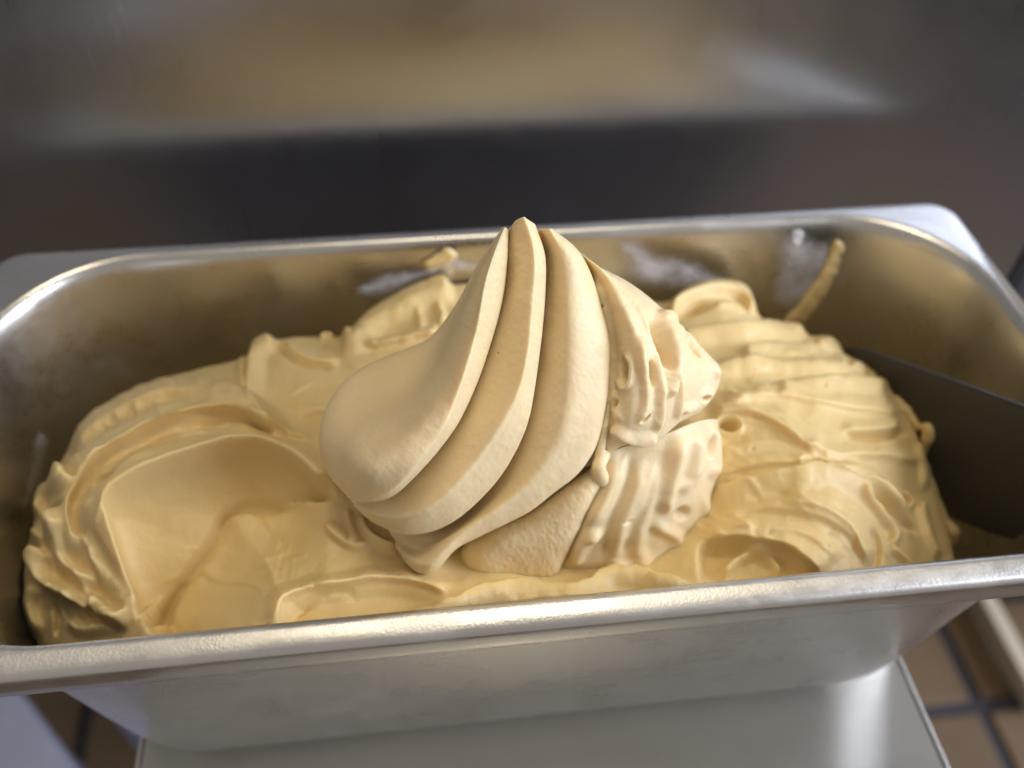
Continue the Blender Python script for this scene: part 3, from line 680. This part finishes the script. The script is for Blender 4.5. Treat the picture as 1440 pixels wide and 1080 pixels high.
l3 = loft([
    [(756,325,5),(754,360,7),(753,420,8),(745,480,8),(735,545,8),(722,598,8),(694,650,8),(662,690,8),(625,722,8),(592,738,8),(560,738,9),(545,740,10)],
    [(760,322,3),(767,357,4),(768,400,4.5),(763,466,4.5),(754,545,4.2),(742,602,4),(713,661,4),(681,701,4),(639,736,4.5),(600,752,5),(572,756,7),(550,752,9)],
    [(767,322,1),(778,354,1),(783,395,1),(783,455,0.6),(780,520,0.4),(772,580,0.4),(754,630,0.4),(724,680,0.4),(694,706,0.6),(655,736,1),(622,756,2),(596,765,4),(580,766,5),(555,758,9)],
    [(773,322,0),(787,350,-1),(796,390,-1.3),(799,444,-2.0),(800,500,-2.0),(798,560,-2.0),(785,615,-2.0),(752,668,-2.0),(720,700,-2.0),(680,728,-2.0),(640,752,-1.3),(612,768,0),(590,775,3),(560,765,8)],
    [(775,321,1),(800,352,-1),(814,385,-1),(823,440,-1.3),(830,500,-1.3),(828,560,-1.3),(813,620,-1.3),(782,675,-1.3),(750,705,-1.3),(703,733,-1.3),(655,757,-1.3),(624,780,-2.8),(602,795,-2.8),(583,790,-0.5),(569,778,4),(558,767,8)],
    [(776,321,3),(812,350,3),(829,380,3),(845,431,2),(857,484,2),(855,540,1),(845,600,1),(838,627,1),(811,667,0),(779,692,0),(747,718,0),(725,730,0),(698,743,0),(660,762,1),(640,772,1),(624,792,0),(604,809,0),(584,805,1.5),(568,788,4),(556,768,8)],
    [(772,326,10),(800,370,18),(820,430,20),(828,500,20),(820,580,20),(790,640,20),(750,680,20),(700,715,18),(650,745,14),(612,785,10),(592,793,10),(562,765,12)],
    [(764,330,10),(775,380,20),(780,440,24),(775,510,26),(760,580,26),(730,630,26),(690,675,24),(650,705,22),(610,730,18),(580,745,15),(560,755,12)]], disp=grain)
def torn(fl):
    grain(fl)
    fl.P = fl.P+np.column_stack([2*fbm(fl.P[:, 0]/17, fl.P[:, 1]/17, 91, 2), 3*fbm(fl.P[:, 0]/17, fl.P[:, 1]/17, 95, 2)])
    fl.ridge([(836,382),(852,425),(862,480),(858,560),(846,630)], 1.6, 5, 26, .12, lean=0)
    fl.ridge([(850,388),(880,440),(900,490),(906,540)], 0.8, 12, 12, .2); fl.ridge([(862,392),(896,435),(915,480)], -0.4, 5, 5, .2)
    fl.ridge([(845,470),(858,520),(866,560),(872,600)], 1.4, 8, 12, .15)
    fl.pit(877, 520, 7, 22, -8, 4.6, 0, .8); fl.ridge([(868,530),(876,546),(886,540),(889,515),(882,495)], 1.3, 7, 4, .12, lean=0)
    fl.ridge([(898,470),(904,520),(908,560),(898,600)], 1.5, 14, 10, .15, lean=0)
    fl.pit(916, 526, 3.8, 24, -3, 5.5, 0, .9); fl.ridge([(922,495),(928,535),(930,580),(922,612)], 1.6, 5, 12, .15, lean=0)
    fl.pit(930, 474, 13, 44, -17, 5.5, 0, .8); fl.pit(936, 502, 9, 24, -12, 7.0, 0, .7)
    fl.ridge([(926,430),(944,452),(954,490),(948,530),(940,565)], 2.4, 5, 22, .12, 3, lean=0)
    fl.ridge([(962,452),(985,482),(1004,508),(1010,535)], 1.6, 14, 9, .12, 3, lean=0)
    fl.pit(979, 491, 5, 16, -34, 4.4, 0, .9); fl.pit(988, 557, 6, 2.6, -28, 4.5, 0, .9); fl.pit(908, 588, 9, 4, -50, 5.5, 0, .9); fl.pit(867, 568, 4, 13, 4, 3.0, 0, .9)
    fl.pit(855, 460, 3, 3, 0, 2.0); fl.pit(851, 428, 2.4, 3.4, 0, 1.5)
    fl.ridge([(955,580),(978,570),(1002,545)], 2.0, 12, 7, .15, lean=0); fl.ridge([(858,600),(876,614),(902,620),(925,612)], 2.0, 14, 7, .12, lean=0)
    fl.ridge([(950,520),(956,550),(950,590)], 1.5, 8, 8, .15, lean=0); fl.ridge([(928,434),(940,446),(958,458),(985,486)], 1.0, 4, 6, .1, 7, lean=0)
l4 = loft([
    [(800,352,8),(815,385,8),(830,440,7),(842,490,7),(843,550,7),(835,610,7),(822,660,7)],
    [(812,352,5),(832,380,5),(850,430,4),(863,490,4),(862,550,3),(857,600,3),(850,640,4)],
    [(820,358,3),(850,385,2),(875,430,0),(890,490,-1),(890,550,-1),(885,600,0),(875,628,3)],
    [(826,364,4),(868,395,3),(905,440,1),(925,490,0),(928,550,0),(925,590,1),(920,622,4)],
    [(830,369,6),(882,400,6),(930,445,5),(960,490,4),(970,530,4),(970,565,5),(955,595,8)],
    [(831,371,9),(884,397,12),(938,440,12),(985,488,12),(1012,525,12),(1005,555,12),(985,578,13)],
    [(828,372,16),(870,410,24),(920,460,26),(960,510,26),(975,540,24),(970,560,20),(960,580,18)],
    [(815,370,20),(835,410,26),(860,460,28),(880,510,28),(885,560,26),(880,600,22),(872,620,18)]], 240, 300, disp=torn)
l5 = loft([
    [(850,640,9),(800,675,9),(750,710,9),(700,735,9),(655,765,9),(640,790,10)],
    [(848,655,4),(805,690,3),(755,730,3),(700,765,3),(665,790,4),(645,808,7)],
    [(850,668,3),(815,712,1),(775,752,1),(720,790,2),(680,808,3),(650,818,6)],
    [(845,685,4),(815,745,3),(795,785,3),(774,818,3),(720,824,5),(650,824,8)],
    [(845,690,18),(800,740,20),(750,780,20),(700,800,20),(650,812,18)],
    [(848,660,20),(800,700,24),(750,730,24),(700,760,22),(650,790,18)]], disp=lambda fl: grain(fl, 0.16))

# drooping folds of the lower tier: a core plus many draped drops, fused into one surface
def tube_bm(bm, pts, rad):
    """pts (px,py,off), radii in mm -> smooth capsule chain"""
    c = crspline(np.column_stack([np.array(pts, float), np.array(rad, float)]), 16)
    P3 = pt3(c[:, :3])
    for k in range(len(P3)):
        bmesh.ops.create_icosphere(bm, subdivisions=2, radius=float(c[k, 3])*1e-3, matrix=Matrix.Translation(P3[k]))
def drapes(fl):
    grain(fl)
    fl.P = fl.P+np.column_stack([6*vnoise(fl.P[:, 0]/34, fl.P[:, 1]/34, 191), 6*vnoise(fl.P[:, 0]/34, fl.P[:, 1]/34, 195)])
    for pp, am, w1, w2 in (
        ([(872,630),(852,690),(838,730),(831,760)], 3.0, 18, 13), ([(842,735),(820,765),(806,795)], 2.6, 14, 12), ([(906,630),(888,690),(870,740),(860,800)], 2.8, 20, 14),
        ([(928,636),(914,690),(900,740),(895,795)], 2.0, 14, 12), ([(960,602),(946,650),(936,690),(932,722)], 3.8, 18, 16), ([(970,598),(975,640),(968,688)], 2.8, 14, 11),
        ([(1000,590),(1008,640),(1003,676)], 2.8, 10, 12), ([(992,690),(990,735),(970,780)], 2.4, 9, 9), ([(838,800),(880,800),(930,786),(958,764)], 2.4, 16, 14),
        ([(915,738),(945,750),(962,768)], 2.0, 12, 12), ([(880,632),(866,690),(852,730)], 1.2, 5, 7), ([(920,640),(906,680),(890,730)], 1.0, 4, 8), ([(846,690),(826,735),(800,790)], 1.6, 9, 9)):
        fl.ridge(pp, am*1.1, w1*1.15, w2*1.15, .32, lean=0)
    for (x, y, rx, ry, an, dp) in ((833,750,17,15,0,-1.8), (934,708,18,20,0,-2.2), (963,682,14,16,0,-1.6), (866,792,18,14,0,-1.4), (903,780,16,16,0,-1.6), (812,786,13,12,0,-1.6), (950,768,14,12,0,-1.4), (1004,662,12,16,0,-1.4),
        (962,722,10,13,20,4.5), (881,727,3,4.5,0,4), (998,626,3.6,22,4,4.0), (984,752,5,14,10,3.5), (880,765,5,16,10,1.6), (918,748,4,10,0,1.6), (850,770,4,14,20,1.6)):
        fl.pit(x, y, rx, ry, an, dp, 0, .95)
core = loft([
    [(838,640,5),(812,740,4),(782,816,5)], [(880,625,5),(860,720,2.5),(850,800,3)], [(930,610,5),(925,710,3),(905,798,4)], [(975,592,8),(975,690,6),(955,780,8)],
    [(1006,587,17),(1010,660,16),(988,758,15)], [(990,600,34),(990,680,34),(970,750,30)], [(880,640,34),(870,720,34),(850,790,30)]], 200, 300, name='drape', disp=drapes)
for o_, it_ in ((core, 12), (l4, 2)):
    q_ = o_.modifiers.new('soft', 'SMOOTH'); q_.factor = 0.5; q_.iterations = it_
bm = bmesh.new()
for p, r in (([(852,640,3),(842,656,2),(847,674,3)], (1.4,2.0,2.2)), ([(838,678,5),(852,664,5),(860,648,5)], (1.0,1.5,1.2)), ([(856,565,3),(850,600,3),(843,640,3),(838,668,4)], (0.8,1.2,1.5,2.2))): tube_bm(bm, p, r)
me = bpy.data.meshes.new('curl'); bm.to_mesh(me); bm.free(); me.materials.append(CREAM_SW)
curl = bpy.data.objects.new('curl', me); C.objects.link(curl)
rm = curl.modifiers.new('fuse', 'REMESH'); rm.mode = 'VOXEL'; rm.voxel_size = 0.0004; rm.use_smooth_shade = True
s2 = curl.modifiers.new('soft', 'SMOOTH'); s2.factor = 0.5; s2.iterations = 8

sw = empty('swirl')
child(sw, ice); sw['label'] = 'tall peak of overlapping smooth lobes leaning over torn folds'
for o in (l1, l2, l3, l4, l5, core, curl):
    o.parent = sw; o.matrix_parent_inverse = Matrix.Identity(4)
    sw_off = Vector(ice.location)
    o.matrix_parent_inverse = Matrix.Identity(4)

# --- thin smears left on the pan's inner walls
def on_back_wall(px, py):
    Y = np.full(len(px), 0.071)
    for _ in range(4):
        p = atY(px, py, Y); Y = B_-wall_inset(p[:, 2])-0.0004
    return atY(px, py, Y)
def on_left_wall(px, py):
    X = np.full(len(px), -0.168); d = ray(px, py)
    for _ in range(4):
        p = CAM+d*((X-CAM[0])/d[:, 0])[:, None]; X = -(A_-wall_inset(p[:, 2])-0.0004)
    return CAM+d*((X-CAM[0])/d[:, 0])[:, None]
def smear(poly, wallf, thick, soft, seed, dens=1.0, mat=None, name='smear', jag=5.0):
    poly = crspline(poly, len(poly)*8, closed=True)
    lo = poly.min(0)-3; hi = poly.max(0)+3; stp = 1.6
    x, y = np.meshgrid(np.arange(lo[0], hi[0], stp), np.arange(lo[1], hi[1], stp)); Pq = np.stack([x.ravel(), y.ravel()], 1)
    d = sdpoly(Pq, poly)+jag*fbm(Pq[:, 0]/17, Pq[:, 1]/12, seed, 2)
    hgt = thick*sstep(d/soft)*(0.8+0.5*np.clip(fbm(Pq[:, 0]/26, Pq[:, 1]/16, seed+4, 2)+0.5, 0, 1.2))
    base = wallf(Pq[:, 0], Pq[:, 1]); v = CAM-base; v = v/np.linalg.norm(v, axis=1)[:, None]
    V = base+v*hgt[:, None]
    nyy, nxx = x.shape; i2 = np.arange(nxx*nyy).reshape(nyy, nxx)
    Q = np.stack([i2[:-1, :-1], i2[:-1, 1:], i2[1:, 1:], i2[1:, :-1]], -1).reshape(-1, 4)
    kk = d > 0; Q = Q[kk[Q].all(1)]
    if not len(Q): return
    us = np.unique(Q); rm_ = -np.ones(len(V), int); rm_[us] = np.arange(len(us))
    o = fast_mesh(name, V[us], rm_[Q], mat or FILM, ice)
    at = o.data.attributes.new('film', 'FLOAT', 'POINT'); at.data.foreach_set('value', (dens*sstep(d/soft)[us]).astype(np.float32))
    return o
smear([(498, 405), (520, 388), (560, 378), (600, 372), (620, 355), (640, 350), (655, 362), (680, 372), (670, 385), (620, 388), (590, 400), (560, 420), (520, 425), (502, 418)], on_back_wall, 0.0007, 20, 5, 0.75)
smear([(590, 372), (610, 354), (632, 350), (645, 360), (625, 375), (600, 380)], on_back_wall, 0.0016, 9, 6, 1.6, CREAM)
smear([(862, 335), (890, 332), (920, 350), (970, 360), (1000, 375), (1036, 400), (1030, 425), (980, 420), (930, 415), (890, 400), (870, 370)], on_back_wall, 0.0008, 26, 8, 0.7)
smear([(1095, 322), (1120, 318), (1140, 325), (1180, 345), (1170, 390), (1140, 430), (1100, 440), (1080, 425), (1085, 380)], on_back_wall, 0.0005, 30, 9, 0.5)
smear([(1176, 334), (1194, 346), (1182, 392), (1160, 426), (1128, 462), (1096, 460), (1122, 425), (1150, 388)], on_back_wall, 0.0022, 9, 12, 2.0, CREAM, jag=2.0)
smear([(1112, 322), (1130, 322), (1132, 340), (1122, 352), (1112, 345)], on_back_wall, 0.0012, 5, 13, 1.0)
smear([(60, 578), (84, 560), (88, 590), (72, 640), (50, 690), (30, 720), (34, 680), (45, 620)], on_left_wall, 0.0005, 16, 14, 0.5)

# ------------------------------------------------------------------ the spatula
P1 = atZ(1193, 490, -0.030); P2 = atZ(1440, 573, 0.0)
hd = P2-P1; hd[2] = 0; hl = np.linalg.norm(hd); hd /= hl
nrmv = np.array([hd[1], -hd[0], 0.0])
if nrmv[0] > 0: nrmv = -nrmv
def sp_pt(u, v, off): return tuple(P1*np.array([1, 1, 0])+hd*u+np.array([0, 0, v])+nrmv*off)
def plate(name, outline, t, mat, par, bev=0.0006):
    bm = bmesh.new()
    vs = [bm.verts.new(sp_pt(u, v, 0)) for u, v in outline]
    f = bm.faces.new(vs)
    r = bmesh.ops.extrude_face_region(bm, geom=[f])
    for e in r['geom']:
        if isinstance(e, bmesh.types.BMVert): e.co -= Vector(nrmv)*t
    bmesh.ops.recalc_face_normals(bm, faces=bm.faces)
    bmesh.ops.bevel(bm, geom=[e for e in bm.edges], offset=bev, segments=2, affect='EDGES')
    return child(bm_obj(name, bm, mat), par)
spat = empty('spatula', sp_pt(0.03, -0.085, 0))
tag(spat, 'black plastic spatula with wide flat blade pushed into the ice cream', 'spatula')
blade = [(0.0, -0.030), (0.02, -0.0195), (0.0635, 0.0), (0.095, 0.0125), (0.118, 0.022), (0.124, 0.0185), (0.121, 0.006), (0.104, -0.022), (0.082, -0.0475), (0.058, -0.062), (0.030, -0.075), (0.004, -0.083), (-0.006, -0.078), (-0.006, -0.042)]
plate('blade', [tuple(p) for p in crspline(np.array(blade)*100, 70, closed=True)/100], 0.0024, BLACK_PLASTIC, spat)
plate('handle', [(0.112, 0.0075), (0.114, 0.018), (0.14, 0.030), (0.30, 0.105), (0.312, 0.108), (0.318, 0.100), (0.312, 0.090), (0.15, 0.012), (0.125, 0.006)], 0.011, BLACK_PLASTIC, spat, 0.003)

# bits of ice cream sticking to the blade
def on_blade(px, py, off):
    d = ray(np.array([px]), np.array([py]))[0]; p0 = P1*np.array([1, 1, 0])
    return CAM+d*(((p0-CAM)@nrmv)/(d@nrmv))+nrmv*off
bm = bmesh.new()
for pts, rad in (([(1300, 598), (1308, 604), (1304, 622), (1297, 640)], (1.2, 2.4, 2.0, 1.6)), ([(1296, 640), (1312, 690), (1330, 740)], (2.0, 2.6, 3.2)), ([(1262, 560), (1278, 578), (1292, 600)], (1.4, 2.0, 1.6)), ([(1334, 735), (1342, 745), (1338, 762)], (1.5, 2.4, 2.8))):
    c = crspline(np.column_stack([np.array(pts, float), np.array(rad)]), 14)
    for k in range(14):
        p = on_blade(c[k, 0], c[k, 1], 0.0006)
        bmesh.ops.create_icosphere(bm, subdivisions=2, radius=float(c[k, 2])*1e-3*(0.85+0.3*random.Random(k).random()), matrix=Matrix.Translation(p))
me = bpy.data.meshes.new('dab'); bm.to_mesh(me); bm.free(); me.materials.append(CREAM)
o = bpy.data.objects.new('dab', me); C.objects.link(o); child(o, ice)
rm = o.modifiers.new('fuse', 'REMESH'); rm.mode = 'VOXEL'; rm.voxel_size = 0.0005; rm.use_smooth_shade = True
q_ = o.modifiers.new('soft', 'SMOOTH'); q_.factor = 0.5; q_.iterations = 6
